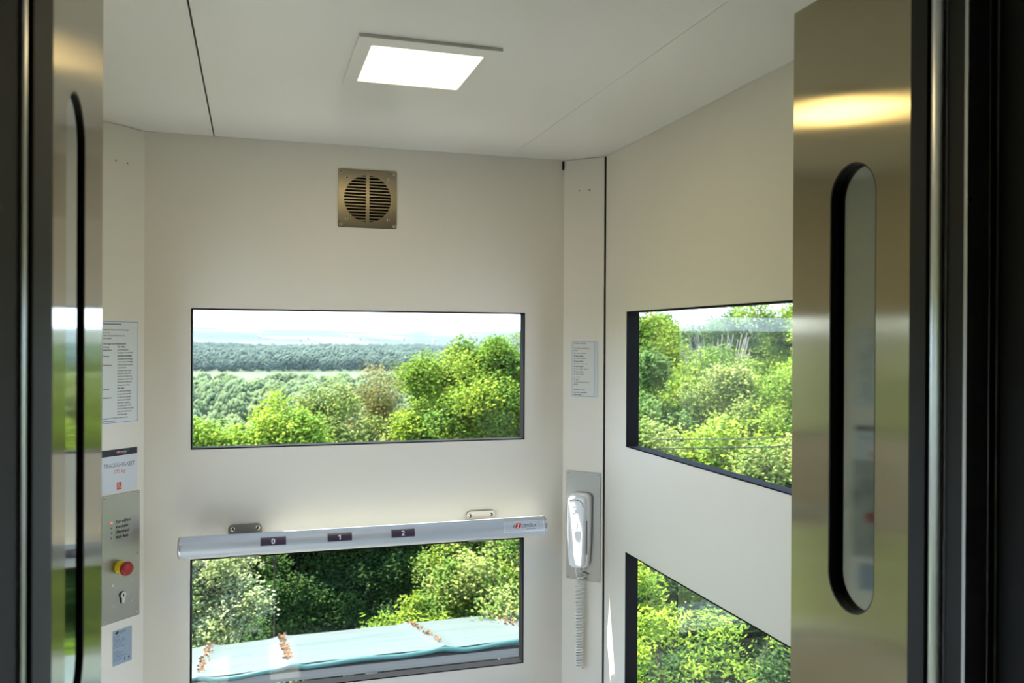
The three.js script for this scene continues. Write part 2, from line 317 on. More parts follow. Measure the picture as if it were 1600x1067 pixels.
sheet('load_sign', 'load capacity sticker with black band and red figures above control panel', 'sign', 'left', -0.0712, 0.046, -0.437, -0.3165, (c, w, h) => {
  c.fillStyle = '#cfd3d6'; c.fillRect(0, 0, w, h); c.fillStyle = '#1d1e22'; c.fillRect(0, 0, w, h * 0.155); drawLogo(c, w * 0.56, h * 0.07, 0.95, true);
  c.fillStyle = '#34363a'; c.textAlign = 'center'; c.font = '70px sans-serif'; c.save(); c.translate(w / 2, h * 0.42); c.scale(0.86, 1); c.fillText('TRAGFÄHIGKEIT', 0, 0); c.restore();
  c.fillStyle = '#c8402e'; c.font = '56px sans-serif'; c.fillText('275 kg', w / 2, h * 0.56);
  c.fillStyle = '#c9452f'; c.fillRect(w * 0.43, h * 0.78, w * 0.13, h * 0.17);
  c.strokeStyle = '#f4e9d8'; c.lineWidth = 5; const x = w * 0.495, y = h * 0.89; c.beginPath(); c.arc(x - 3, y, 15, 0.2, Math.PI * 1.45); c.moveTo(x - 4, y - 30); c.lineTo(x - 3, y - 8); c.lineTo(x + 12, y - 8); c.lineTo(x + 20, y + 10); c.stroke(); c.fillStyle = '#f4e9d8'; c.beginPath(); c.arc(x - 5, y - 38, 5, 0, 7); c.fill();
}, 512);
sheet('type_plate', 'small blue-grey type plate with fine print below control panel', 'label', 'left', -0.0315, 0.0302, -0.9283, -0.829, (c, w, h) => {
  c.fillStyle = '#93a1ae'; c.fillRect(0, 0, w, h); c.fillStyle = '#22262c';
  c.save(); c.translate(w * 0.06, h * 0.075); c.scale(0.82, 1); c.font = 'italic 44px sans-serif'; c.textBaseline = 'middle'; c.fillText('a', 6, 0); c.beginPath(); c.ellipse(62, 0, 32, 22, -0.4, 0, 7); c.fill(); c.fillText('cendor', 100, 0); c.font = '12px sans-serif'; c.fillText('LIFTTECHNIK', 128, 28); c.restore();
  c.font = '19px sans-serif';
  ['Typenschild', 'Type: A1', 'Tragfähigkeit:  275 kg', 'Geschwind.:  0,15 m/s', 'Spannung:  400 V', 'Baujahr:  2013', 'Fabr. Nr.: 10-01-0580'].forEach((t, i) => c.fillText(t, 12, h * (0.2 + i * 0.05)));
  ['Hersteller:', 'Lifttechnik GmbH', 'Drautendorf 58', '4174 Niederwaldkirchen', 'Austria / Europe', 'Made in Austria'].forEach((t, i) => c.fillText(t, 12, h * (0.62 + i * 0.05)));
  c.strokeStyle = '#20242a'; c.lineWidth = 9; for (const [x, k] of [[0.68, 0], [0.9, 1]]) { c.beginPath(); c.arc(w * x, h * 0.88, 26, Math.PI * 0.6, Math.PI * 1.4); c.stroke(); if (k) { c.beginPath(); c.moveTo(w * x - 24, h * 0.88); c.lineTo(w * x - 2, h * 0.88); c.stroke(); } }
}, 320);
{
  const cy = -0.6235, cs = -0.0072;
  const g = thing('control_panel', 'steel control panel with red emergency stop knob on left column', 'control panel', onColumn('left', cs, EYE + cy, 0.0003), COL.left.turn);
  const at = (s, y) => [s - cs, y - cy];
  part('plate', extrude(roundedRect(0.1225, 0.361, 0.003), 0.0016, 0.0004, 4).translate(0, 0, 0.0004), M.plate, g);
  for (const q of [[-0.0612, -0.4495], [0.0443, -0.4483], [-0.0605, -0.6279], [0.0472, -0.6249], [-0.0605, -0.797], [0.0463, -0.795], [-0.034, -0.6988], [0.0262, -0.6975], [-0.0318, -0.7571], [0.0264, -0.7565]]) screw(g, ...at(...q), 0.0028, 0.8);
  const words = ['Tür offen', 'Kontakt', 'Überlast', 'Not Aus'];
  words.forEach((t, i) => {
    const [x, y] = at(-0.0388, -0.5215 - i * 0.0144);
    const led = part('indicator_led', new THREE.SphereGeometry(0.0026, 14, 8, 0, Math.PI * 2, 0, Math.PI / 2).rotateX(Math.PI / 2), i ? M.darkSteel : std({ color: rgb(0.6, 0.05, 0.04), emissive: rgb(1, 0.07, 0.04), emissiveIntensity: 0.8, roughness: 0.3 }), g, i ? undefined : 'lit red indicator'); led.position.set(x, y, 0.0026);
    part('led_bezel', new THREE.TorusGeometry(0.0031, 0.0007, 8, 18), M.chrome, led);
    const w = 0.062, h = 0.0138, tex = canvasTexture(256, 57, (c, W, HH) => { c.clearRect(0, 0, W, HH); c.fillStyle = '#18181a'; c.font = 'bold 45px sans-serif'; c.textBaseline = 'middle'; c.fillText(t, 2, HH / 2); });
    const l = part('lettering', new THREE.PlaneGeometry(w, h), std({ map: tex, transparent: true, roughness: 0.6 }), g); l.position.set(x + 0.0125 + w / 2, y, 0.0031);
  });
  const [ex, ey] = at(-0.0125, -0.6515), stop = new THREE.Group(); stop.name = 'emergency_stop'; stop.position.set(ex, ey, 0.0024); g.add(stop); stop.userData.label = 'red mushroom knob on a yellow collar';
  part('collar', new THREE.LatheGeometry([[0, 0], [0.0185, 0], [0.0185, 0.004], [0.0175, 0.019], [0.0165, 0.0205], [0, 0.0205]].map((q) => new THREE.Vector2(...q)), 32).rotateX(Math.PI / 2), M.yellow, stop);
  part('knob', new THREE.LatheGeometry([[0, 0.019], [0.012, 0.019], [0.013, 0.024], [0.0185, 0.0255], [0.0198, 0.028], [0.0198, 0.033], [0.0175, 0.0375], [0.011, 0.0395], [0, 0.0405]].map((q) => new THREE.Vector2(...q)), 36).rotateX(Math.PI / 2), M.red, stop);
  const [kx, ky] = at(-0.004, -0.7315), lock = new THREE.Group(); lock.name = 'key_switch'; lock.position.set(kx, ky, 0.0024); g.add(lock);
  const ls = new THREE.Shape(); ls.absarc(0, 0, 0.0085, -Math.PI * 0.3, Math.PI * 1.3, false); ls.lineTo(-0.005, -0.019); ls.absarc(0, -0.019, 0.005, Math.PI, Math.PI * 2, false); ls.closePath();
  part('lock_cylinder', extrude(ls, 0.0065, 0.0008, 16), M.chrome, lock);
  part('lock_rosette', extrude((() => { const s = new THREE.Shape(); s.absarc(0, 0, 0.0098, -Math.PI * 0.3, Math.PI * 1.3, false); s.lineTo(-0.0062, -0.019); s.absarc(0, -0.019, 0.0062, Math.PI, Math.PI * 2, false); s.closePath(); return s; })(), 0.001), M.void, lock);
  part('keyway', box(-0.0011, 0.0011, -0.0048, 0.0042, 0.0070, 0.0078), M.void, lock);
}

// ------------------------------------------------------------------ right column: phone list, wall plate, telephone
sheet('phone_list', 'laminated emergency phone list with blue border on right column', 'notice', 'right', -0.0463, 0.0505, -0.192, -0.006, (c, w, h) => {
  c.fillStyle = '#c6cbcb'; c.fillRect(0, 0, w, h); c.fillStyle = '#d5d5ce'; c.fillRect(32, 8, w - 96, h - 22); c.strokeStyle = '#7f86bd'; c.lineWidth = 5; c.strokeRect(32, 8, w - 96, h - 22); c.fillStyle = '#15151a';
  const scribble = (x, y, n, b) => { let p = x; for (let i = 0; i < n; i++) { const s = 5 + ((i * 7 + n * 3) % 6), up = (i * 5 + n) % 4 === 0 ? 16 : 11; if ((i + n) % 7 === 5) { p += 9; continue; } c.fillRect(p, y - up, s, b ? up : up - 4); p += s + (b ? 3 : 5); } };
  const line = (t, y, b) => { c.font = (b ? 'bold ' : '') + '27px sans-serif'; c.fillText(t, 44, y * h / 1000); };
  line('Telefon Notruf', 50, 1); line('1.) Alle Haustelefone', 140); line('**10', 182, 1);
  [['2.)', 13], ['3.)', 14], ['4.)', 15], ['5.)', 17]].forEach(([t, n], i) => { const y = (228 + i * 94) * h / 1000; c.font = '27px sans-serif'; c.fillText(t, 44, y); scribble(84, y, n, 0); c.font = 'bold 27px sans-serif'; c.fillText('#', 44, y + 0.046 * h); scribble(70, y + 0.046 * h, 14, 1); });
  line('6.) Feuerwehr', 604); scribble(48, 0.652 * h, 10, 0); c.font = 'bold 27px sans-serif'; c.fillText('#', 44, 0.695 * h); scribble(70, 0.695 * h, 5, 1); line('7.) Feuerwehr Notruf', 745); line('# 122', 785, 1);
  line('Telefon in Lift', 882, 1); line('hat die Nummer', 928, 1); scribble(44, 0.968 * h, 14, 1);
}, 440, 0.45);
{
  const g = thing('phone_mounting_plate', 'tall brushed steel mounting plate behind the telephone', 'plate', onColumn('right', 0.0005, EYE - 0.62, 0.0003), COL.right.turn);
  part('plate', extrude(roundedRect(0.1225, 0.3605, 0.004), 0.0016, 0.0004, 4).translate(0, 0, 0.0004), M.plate, g);
  for (const [x, y] of [[-1, -1], [1, -1], [-1, 1], [1, 1]]) screw(g, x * 0.0545, y * 0.1735, 0.0028, 0.75);
  screw(g, 0.055, -0.005, 0.0028, 0.8);
}
{
  const g = thing('telephone', 'white wall telephone with coiled cord hanging on right column', 'telephone', onColumn('right', -0.004, EYE - 0.63, 0.0029), COL.right.turn);
  const outline = (w0, w1, h, r) => { const s = new THREE.Shape(), y0 = -h / 2, y1 = h / 2; s.moveTo(-w0 / 2 + r, y0); s.lineTo(w0 / 2 - r, y0); s.quadraticCurveTo(w0 / 2, y0, w0 / 2 + (w1 - w0) * 0.08, y0 + r); s.bezierCurveTo(w1 / 2, y0 + h * 0.3, w1 / 2, y0 + h * 0.5, w1 / 2, y1 - r * 1.2); s.quadraticCurveTo(w1 / 2, y1, w1 / 2 - r * 1.3, y1); s.lineTo(-w1 / 2 + r * 1.3, y1); s.quadraticCurveTo(-w1 / 2, y1, -w1 / 2, y1 - r * 1.2); s.bezierCurveTo(-w1 / 2, y0 + h * 0.5, -w1 / 2, y0 + h * 0.3, -w0 / 2 - (w1 - w0) * 0.08, y0 + r); s.quadraticCurveTo(-w0 / 2, y0, -w0 / 2 + r, y0); return s; };
  const soft = (s, depth, b) => new THREE.ExtrudeGeometry(s, { depth: depth - 2 * b, curveSegments: 14, bevelEnabled: true, bevelSize: b, bevelThickness: b, bevelSegments: 5, bevelOffset: -b });
  const arch = (q) => { const p = q.attributes.position; for (let i = 0; i < p.count; i++) { const y = p.getY(i); if (p.getZ(i) > 0.018) p.setZ(i, p.getZ(i) + 0.004 * Math.cos(y * 11) - (y < -0.05 ? (-0.05 - y) * 0.06 : 0)); } q.computeVertexNormals(); return q; };
  part('base', soft(outline(0.056, 0.072, 0.244, 0.016), 0.026, 0.005).translate(0, 0, 0.005), M.whitePlastic, g);
  const hs = part('handset', arch(soft(outline(0.05, 0.063, 0.236, 0.016), 0.032, 0.007).translate(-0.003, -0.002, 0.021)), M.whitePlastic, g);
  const arc = new THREE.CatmullRomCurve3([[-0.024, 0.101], [-0.008, 0.1045], [0.012, 0.102], [0.021, 0.094], [0.0245, 0.082]].map(([x, y]) => V(x, y, 0.0475)));
  part('earpiece_slit', new THREE.TubeGeometry(arc, 24, 0.0012, 8), M.void, hs);
  part('button_ring', new THREE.TorusGeometry(0.0135, 0.0006, 8, 36).translate(-0.006, 0.02, 0.0508), std({ color: rgb(0.25, 0.25, 0.27), roughness: 0.5 }), hs);
  part('button', new THREE.CylinderGeometry(0.0128, 0.013, 0.001, 32).rotateX(Math.PI / 2).translate(-0.006, 0.02, 0.0508), M.whitePlastic, hs);
  part('speaker_slot', box(-0.011, -0.001, 0.0795, 0.081, 0.0484, 0.0496), M.void, hs);
  const tex = canvasTexture(256, 128, (c, w, h) => { c.clearRect(0, 0, w, h); c.fillStyle = '#4a4a4e'; c.textAlign = 'center'; c.font = 'bold 46px sans-serif'; c.fillText('Gigaset', w / 2, 50); c.font = '36px sans-serif'; c.fillText('DA210', w / 2, 104); });
  part('lettering', new THREE.PlaneGeometry(0.018, 0.009).translate(-0.006, 0.058, 0.0512), std({ map: tex, transparent: true, roughness: 0.5 }), hs);
  part('handset_gap', box(0.0286, 0.0305, -0.075, 0.035, 0.024, 0.031), std({ color: rgb(0.2, 0.2, 0.21), roughness: 0.6 }), g);
  // cord: a short straight lead and a coil that tightens downwards
  const pts = [], n = 1100;
  for (let i = 0; i <= n; i++) { const t = i / n, turns = 30, a = 2 * Math.PI * turns * Math.pow(t, 1.35), y = -0.122 - 0.332 * t, r = 0.0145 - 0.004 * t + (t < 0.06 ? 0.001 : 0), open = Math.min(1, t * 14); pts.push(V(0.002 + (1 - t) * 0.012 * (1 - Math.min(1, t * 5)) + r * open * Math.cos(a), y, 0.018 + r * open * Math.sin(a))); }
  part('coiled_cord', new THREE.TubeGeometry(new THREE.CatmullRomCurve3(pts), 1500, 0.0024, 6), M.cord, g);
  part('straight_lead', new THREE.TubeGeometry(new THREE.CatmullRomCurve3([V(-0.008, -0.115, 0.028), V(-0.008, -0.14, 0.026), V(-0.003, -0.165, 0.02), V(0.004, -0.19, 0.018)]), 24, 0.0022, 8), M.cord, g);
}

// ------------------------------------------------------------------ outside: ground, valley, hills
const noise = new ImprovedNoise();
const fbm = (x, y, z = 0) => noise.noise(x, y, z) + 0.5 * noise.noise(x * 2.1, y * 2.1, z + 7) + 0.25 * noise.noise(x * 4.3, y * 4.3, z + 13);
const FOC = 1326.9, CY = Math.cos(0.2956), SY = Math.sin(0.2956);
const at = (u, v, depth) => { const a = (u - 800) / FOC * depth, b = (533.5 - v) / FOC * depth; return V(a * CY + depth * SY, EYE + b - 0.0029 * depth, -(depth * CY - a * SY)); };   // a bearing and distance from the cabin door
const step = THREE.MathUtils.smoothstep;
function groundHeight(x, z) {
  const r = Math.hypot(x, z), az = Math.atan2(x, -z) * 180 / Math.PI;
  let y = -3.7 + (-33 + 3.7) * step(r, 24, 150);
  const right = -3.7 + Math.min(4, Math.max(0, r - 6) * 0.03);
  y = y + (right - y) * step(az, 19, 27);
  const left = -3.7 - Math.min(12, Math.max(0, r - 10) * 0.08);
  y = y + (left - y) * step(-az, 24, 34);
  if (r > 2600) { const k = step(r, 2700, 5600); y = -33 + k * (84 + 22 * fbm(x * 0.00045, z * 0.00045, 3) + 10 * fbm(x * 0.002, z * 0.002, 5)) + (step(r, 5600, 6600)) * 22 * (0.4 + fbm(x * 0.0005, z * 0.0005, 9)); }
  else if (r < 400) y += 0.12 * fbm(x * 0.4, z * 0.4) * Math.min(1, r / 10);
  return y;
}
{
  const radii = [2.2]; while (radii[radii.length - 1] < 6900) radii.push(radii[radii.length - 1] * 1.075 + 0.05);
  const nA = 150, pos = [], col = [], idx = [];
  radii.forEach((r) => { for (let j = 0; j <= nA; j++) {
    const az = THREE.MathUtils.degToRad(-115 + 230 * j / nA), x = r * Math.sin(az), z = -r * Math.cos(az), n = fbm(x * 0.05, z * 0.05, 1), y = groundHeight(x, z);
    pos.push(x, y, z);
    let c;
    if (r < 6.4) c = [0.20 + 0.03 * n, 0.195 + 0.03 * n, 0.185 + 0.03 * n];                // unseen pale ground added to bounce sunlight up to the ceiling
    else if (r < 400) c = [0.04 + 0.015 * n, 0.06 + 0.02 * n, 0.018];
    else if (r < 2600) { const f = Math.sin(Math.floor(x / 130) * 12.9 + Math.floor(z / 90) * 4.1); c = f > 0.2 ? [0.055, 0.066, 0.028] : [0.038, 0.06, 0.02]; }
    else { const f = Math.abs(Math.sin(Math.floor(x / 230 + 0.5 * fbm(x * 0.002, z * 0.002)) * 12.9898 + Math.floor(z / 260) * 78.233) * 43758.5) % 1; c = f < 0.42 ? [0.010, 0.018, 0.010] : f < 0.62 ? [0.048, 0.048, 0.028] : f < 0.88 ? [0.022, 0.034, 0.015] : [0.065, 0.065, 0.045]; }
    col.push(...c.map((v) => Math.max(0.005, v)));
  } });
  for (let i = 0; i < radii.length - 1; i++) for (let j = 0; j < nA; j++) { const a = i * (nA + 1) + j, b = a + nA + 1; idx.push(a, a + 1, b, b, a + 1, b + 1); }
  const g = new THREE.BufferGeometry(); g.setAttribute('position', new THREE.Float32BufferAttribute(pos, 3)); g.setAttribute('color', new THREE.Float32BufferAttribute(col, 3)); g.setIndex(idx); g.computeVertexNormals();
  struct('ground', g, std({ vertexColors: true, roughness: 1 }));
}

// ------------------------------------------------------------------ near trees and shrubs
const LEAF = phys({ color: rgb(1, 1, 1), roughness: 0.95, transmission: 0.32, thickness: 0, specularIntensity: 0.25, side: THREE.DoubleSide });
const BARK = std({ color: rgb(0.04, 0.03, 0.022), roughness: 0.95, bumpMap: powder, bumpScale: 0.004 });
function leafSpray(n, reach, len, wid, s) {             // a twig's worth of leaves, each two facets folded along the midrib
  seed = s; const pos = [], idx = [];
  for (let i = 0; i < n; i++) {
    const o = V(rr(-1, 1), rr(-1, 1), rr(-1, 1)).normalize().multiplyScalar(reach * Math.cbrt(rnd())), q = new THREE.Quaternion().setFromEuler(new THREE.Euler(rr(-0.9, 0.5), rr(0, 6.283), rr(-0.7, 0.7))), k = rr(0.75, 1.25), b = pos.length / 3;
    for (const p of [[0, 0, 0], [wid / 2, -0.012, len * 0.42], [0, -0.03 * len, len], [-wid / 2, -0.012, len * 0.42]]) { const v = V(...p).multiplyScalar(k).applyQuaternion(q).add(o); pos.push(v.x, v.y, v.z); }
    idx.push(b, b + 1, b + 2, b, b + 2, b + 3);
  }
  const g = new THREE.BufferGeometry(); g.setAttribute('position', new THREE.Float32BufferAttribute(pos, 3)); g.setIndex(idx); const f = g.toNonIndexed(); f.computeVertexNormals(); return f;
}
const SPRAY = { broad: leafSpray(38, 0.20, 0.046, 0.038, 11), fine: leafSpray(34, 0.18, 0.042, 0.022, 23), long: leafSpray(20, 0.16, 0.070, 0.030, 37) };
const limb = (pts, r0, r1) => {                          // tapered branch
  const c = new THREE.CatmullRomCurve3(pts), n = 10, g = new THREE.TubeGeometry(c, n, 1, 7), p = g.attributes.position, q = c.getSpacedPoints(n);
  for (let i = 0; i < p.count; i++) { const k = Math.floor(i / 8), r = r0 + (r1 - r0) * k / n, o = q[k]; p.setXYZ(i, o.x + (p.getX(i) - o.x) * r, o.y + (p.getY(i) - o.y) * r, o.z + (p.getZ(i) - o.z) * r); }
  g.computeVertexNormals(); return g;
};
function plant(name, label, category, group, { lobes, per = 700, kind = 'broad', colors, size = 1, foot, stem = 0.045, seedN }) {
  seed = seedN; const low = lobes.reduce((a, l) => (l[0].y < a[0].y ? l : a), lobes[0]), base = foot ?? V(low[0].x, 0, low[0].z); base.y = groundHeight(base.x, base.z);
  const g = thing(name, label, category, [base.x, base.y, base.z], 0, group), total = lobes.map(([, r]) => Math.round(per * r[0] * r[1] * (r[2] ?? r[0]) ** 0.5 / size));
  const count = total.reduce((a, b) => a + b, 0), im = new THREE.InstancedMesh(SPRAY[kind], LEAF, count); im.name = 'foliage'; im.userData.kind = 'stuff';
  const m = new THREE.Matrix4(), c = new THREE.Color(); let k = 0;
  const ball = () => { const d = V(0, 0, 0); do d.set(rr(-1, 1), rr(-1, 1), rr(-1, 1)); while (d.lengthSq() > 1 || d.lengthSq() < 0.01); return d.normalize(); };
  lobes.forEach(([o, r], li) => {
    const rz = r[2] ?? r[0], mean = (r[0] + r[1] + rz) / 3, nc = Math.max(8, Math.round(7 + 11 * mean)), tips = [];   // leafy boughs, with gaps between them
    for (let i = 0; i < nc; i++) { const d = ball(), f = 0.3 + 0.85 * Math.pow(rnd(), 0.6); tips.push([V(o.x + d.x * r[0] * f, o.y + d.y * r[1] * f, o.z + d.z * rz * f), mean * rr(0.18, 0.36), colors[Math.floor(rnd() * colors.length)]]); }
    for (let i = 0; i < total[li]; i++) {
      const [p, q, tone] = tips[Math.floor(rnd() * nc)], d = ball(), f = Math.pow(rnd(), 0.4), s = size * rr(0.7, 1.3);
      m.compose(V(p.x + d.x * q * f * 1.15 - base.x, p.y + d.y * q * f * 0.75 - base.y, p.z + d.z * q * f * 1.15 - base.z), new THREE.Quaternion().setFromEuler(new THREE.Euler(rr(-0.5, 0.5), rr(0, 6.283), rr(-0.5, 0.5))), V(s, s, s));
      im.setMatrixAt(k, m); const t = rnd() < 0.6 ? tone : colors[Math.floor(rnd() * colors.length)], v = rr(0.75, 1.25); im.setColorAt(k, c.setRGB(t[0] * v * rr(0.9, 1.1), t[1] * v, t[2] * v)); k++;
    }
  });
  g.add(im);
  const mid = lobes.reduce((v, [o]) => v.add(o), V(0, 0, 0)).multiplyScalar(1 / lobes.length).sub(base), fork = V(mid.x * 0.5, mid.y * 0.55, mid.z * 0.5);
  const limbs = [limb([V(0, -0.1, 0), V(fork.x * 0.3 + rr(-0.05, 0.05), fork.y * 0.5, fork.z * 0.3), fork], stem, stem * 0.7), ...lobes.map(([o]) => limb([fork, V(o.x - base.x, o.y - base.y, o.z - base.z).lerp(fork, 0.5).add(V(rr(-0.1, 0.1), rr(0, 0.15), rr(-0.1, 0.1))), V(o.x - base.x, o.y - base.y, o.z - base.z)], stem * 0.5, stem * 0.12))];
  part('branches', limbs, BARK, g);
  return g;
}
const lob = (u, v, z, px, py = px) => { const k = z / FOC; return [at(u, v, z), [px * k, py * k]]; };
const GREEN = [[0.14, 0.225, 0.018], [0.20, 0.27, 0.022], [0.085, 0.165, 0.018]], LIME = [[0.23, 0.31, 0.025], [0.18, 0.28, 0.022], [0.13, 0.22, 0.02]], PALE = [[0.20, 0.25, 0.055], [0.24, 0.28, 0.08], [0.13, 0.19, 0.035]], COOL = [[0.095, 0.17, 0.035], [0.13, 0.205, 0.05], [0.065, 0.135, 0.03]], SHADED_GREEN = [[0.026, 0.066, 0.010], [0.042, 0.092, 0.014], [0.018, 0.05, 0.009]], OLIVE = [[0.19, 0.17, 0.045], [0.15, 0.16, 0.04], [0.22, 0.19, 0.06]];  // the darkest greens carry the shade under the crowns in the leaf colour
let sn = 100;
const grow = (name, label, category, group, o) => plant(name, label, category, group, { seedN: sn++, ...o });
// behind the shed, seen through the back windows
grow('broadleaf_tree', 'tall bright green broadleaf tree filling the right of the upper back window', 'tree', null, { lobes: [lob(725, 640, 13, 85), lob(765, 585, 13, 60), lob(690, 600, 13.4, 48), lob(800, 640, 12.8, 60), lob(745, 565, 13.2, 34), lob(680, 690, 12.8, 60), lob(750, 740, 13, 100), lob(830, 720, 13, 80), lob(720, 820, 13.4, 90)], colors: GREEN, per: 1150, seedN: 3 });
grow('pale_tree', 'pale feathery tree at the right edge of the upper back window', 'tree', null, { lobes: [lob(832, 548, 17, 28, 34), lob(822, 600, 17, 34), lob(845, 650, 17, 60), lob(850, 760, 17, 80)], colors: PALE, kind: 'fine', per: 900 });
grow('brownish_tree', 'thin olive-brown tree with bare limbs in the upper back window', 'tree', null, { lobes: [lob(592, 612, 14, 36, 40), lob(570, 655, 14, 40), lob(612, 668, 14.2, 44), lob(592, 730, 14, 60), lob(560, 800, 14, 60)], colors: OLIVE, kind: 'fine', per: 620, stem: 0.05 });
grow('leafy_bush', 'pale green leafy bush left of the olive-brown tree', 'bush', null, { lobes: [lob(525, 640, 13, 34), lob(505, 680, 13, 42), lob(545, 700, 13, 45), lob(520, 770, 13, 70)], colors: PALE, per: 1100, stem: 0.014 });
grow('lime_bush', 'yellow-green bush low in the upper back window', 'bush', null, { lobes: [lob(428, 668, 11.5, 38), lob(398, 690, 11.5, 38), lob(468, 688, 11.5, 36), lob(430, 745, 11.5, 65)], colors: LIME, per: 1200, stem: 0.014 });
grow('lime_bush', 'small lime bush in the lower left corner of the upper back window', 'bush', null, { lobes: [lob(330, 708, 11, 40), lob(290, 730, 11, 50), lob(360, 760, 11, 60)], colors: LIME, per: 1200, stem: 0.014 });
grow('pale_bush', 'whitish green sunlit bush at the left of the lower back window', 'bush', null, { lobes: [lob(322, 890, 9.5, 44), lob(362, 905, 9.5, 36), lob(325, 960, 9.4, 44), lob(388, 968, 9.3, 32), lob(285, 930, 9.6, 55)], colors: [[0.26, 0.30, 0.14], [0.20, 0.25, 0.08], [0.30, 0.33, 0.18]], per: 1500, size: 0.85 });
for (const [u, v, z] of [[430, 900, 14.5], [520, 880, 15], [610, 900, 15], [680, 870, 14.8], [470, 975, 14.2], [570, 985, 14.4], [650, 960, 14.6], [450, 910, 12.6], [545, 925, 12.8], [630, 900, 12.9]]) grow('painted_shade_tree', 'tree with shade painted into its dark green leaves behind the turquoise tarpaulin roof', 'tree', 'trees with painted shade behind the shed', { lobes: [lob(u, v, z, 62, 70), lob(u - 25, v - 70, z + 0.6, 60), lob(u + 30, v - 110, z + 0.5, 60), lob(u, v + 60, z - 0.3, 60)], colors: SHADED_GREEN, per: 1100, stem: 0.03 });  // leaf colour darkened in place of the shade beneath the crowns
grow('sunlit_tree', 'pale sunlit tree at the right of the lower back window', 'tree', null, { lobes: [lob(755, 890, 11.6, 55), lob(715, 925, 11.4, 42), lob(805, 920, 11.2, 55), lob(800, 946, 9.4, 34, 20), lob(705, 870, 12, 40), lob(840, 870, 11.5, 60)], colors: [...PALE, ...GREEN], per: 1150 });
for (const [u, v, s] of [[612, 978, 22], [640, 965, 26], [668, 972, 22], [586, 990, 16]]) grow('leafy_shoots', 'leafy shoots standing along the rear edge of the tarpaulin', 'plant', 'shoots behind the tarpaulin', { lobes: [lob(u, v, 10.2, s, s * 1.2), lob(u + 4, v + 25, 10.2, s)], colors: GREEN, kind: 'long', per: 1900, size: 0.8, stem: 0.012 });
// the wooded slope, seen through the right-hand windows
const hue = new Map([[GREEN, 'mid-green'], [COOL, 'grey-green'], [LIME, 'yellow-green'], [PALE, 'pale green']]), nth = ['first', 'second', 'third', 'fourth', 'fifth', 'sixth'];
const slopeLabel = (list, what, where) => { const shown = list.filter((l) => l[0] >= 980 && l[0] <= 1240 && l[1] < 800).sort((a, b) => a[0] - b[0]); return (l, c) => { const i = shown.indexOf(l); return i < 0 ? what + ' on the slope beside the view of the right window' : hue.get(c) + ' ' + what + ' ' + where + ' the slope, ' + nth[i] + ' from the left in the right window'; }; };

const row0 = [[985, 562, 19, 72, GREEN], [1050, 572, 21, 66, COOL], [1110, 568, 22, 66, COOL], [1170, 572, 21, 66, COOL], [1232, 552, 19, 72, LIME], [1290, 560, 19, 80, GREEN], [920, 580, 19, 70, GREEN], [1360, 570, 18, 90, GREEN]], label0 = slopeLabel(row0, 'tall tree', 'high on');
for (const l of row0) { const [u, v, z, s, c] = l; grow('slope_tree', label0(l, c), 'tree', 'trees high on the slope', { lobes: [lob(u, v - 8, z, s, s * 1.1), lob(u - 20, v + 75, z, s), lob(u + 30, v + 60, z - 0.5, s * 0.9), lob(u + 22, v - 22, z, s * 0.6)], colors: c, per: 620, size: 1.15, stem: 0.07 }); }
const row1 = [[1010, 640, 13, 75, COOL], [1085, 630, 14, 75, GREEN], [1150, 650, 13, 70, PALE], [1215, 640, 12.5, 80, GREEN], [1300, 650, 12.5, 90, GREEN], [940, 650, 13.5, 70, GREEN]], label1 = slopeLabel(row1, 'leafy tree', 'halfway down');
for (const l of row1) { const [u, v, z, s, c] = l; grow('slope_tree', label1(l, c), 'tree', 'trees halfway down the slope', { lobes: [lob(u, v, z, s), lob(u + 15, v + 80, z, s), lob(u - 25, v + 50, z - 0.5, s * 0.8)], colors: c, per: 800 }); }
const row2 = [[1010, 740, 9, 75, PALE], [1080, 735, 9.5, 70, GREEN], [1150, 740, 9, 75, LIME], [1220, 745, 8.5, 80, PALE], [1300, 760, 8.5, 90, GREEN], [1100, 850, 10.4, 85, COOL], [1010, 860, 10.6, 80, COOL], [1200, 860, 10.2, 90, COOL]], label2 = slopeLabel(row2, 'shrub', 'low on');
for (const l of row2) { const [u, v, z, s, c] = l; grow('slope_shrub', label2(l, c), 'shrub', 'shrubs low on the slope', { lobes: [lob(u, v, z, s), lob(u - 20, v + 60, z, s), lob(u + 35, v + 50, z, s * 0.8)], colors: c, per: 1000 }); }
grow('lime_shrub', 'glossy lime-leaved shrub close outside the lower right window', 'shrub', null, { lobes: [lob(1005, 905, 5.6, 42), lob(1030, 985, 5.4, 46, 34), lob(1090, 968, 5.3, 44, 22), lob(1140, 985, 5.2, 40, 20), lob(1010, 1050, 5.2, 45), lob(1115, 1030, 5.2, 48, 20), lob(1215, 985, 5.2, 26, 16)], colors: LIME, kind: 'long', per: 1500, size: 0.55, foot: at(1060, 1300, 5.6), stem: 0.03 });
for (const [u, v, z] of [[1060, 930, 8], [1150, 960, 7.8], [1230, 1000, 7.6], [1060, 1060, 7.6], [1180, 1080, 7.4], [1300, 960, 7.8]]) grow('painted_shade_shrub', 'shrub with shade painted into its dark leaves behind the lime-leaved shrub', 'shrub', 'dark shrubs on the slope', { lobes: [lob(u, v, z, 70), lob(u + 40, v + 30, z + 0.5, 70)], colors: SHADED_GREEN, per: 1000, size: 0.7 });  // dark leaf colour stands in for the deep shade behind the lime leaves
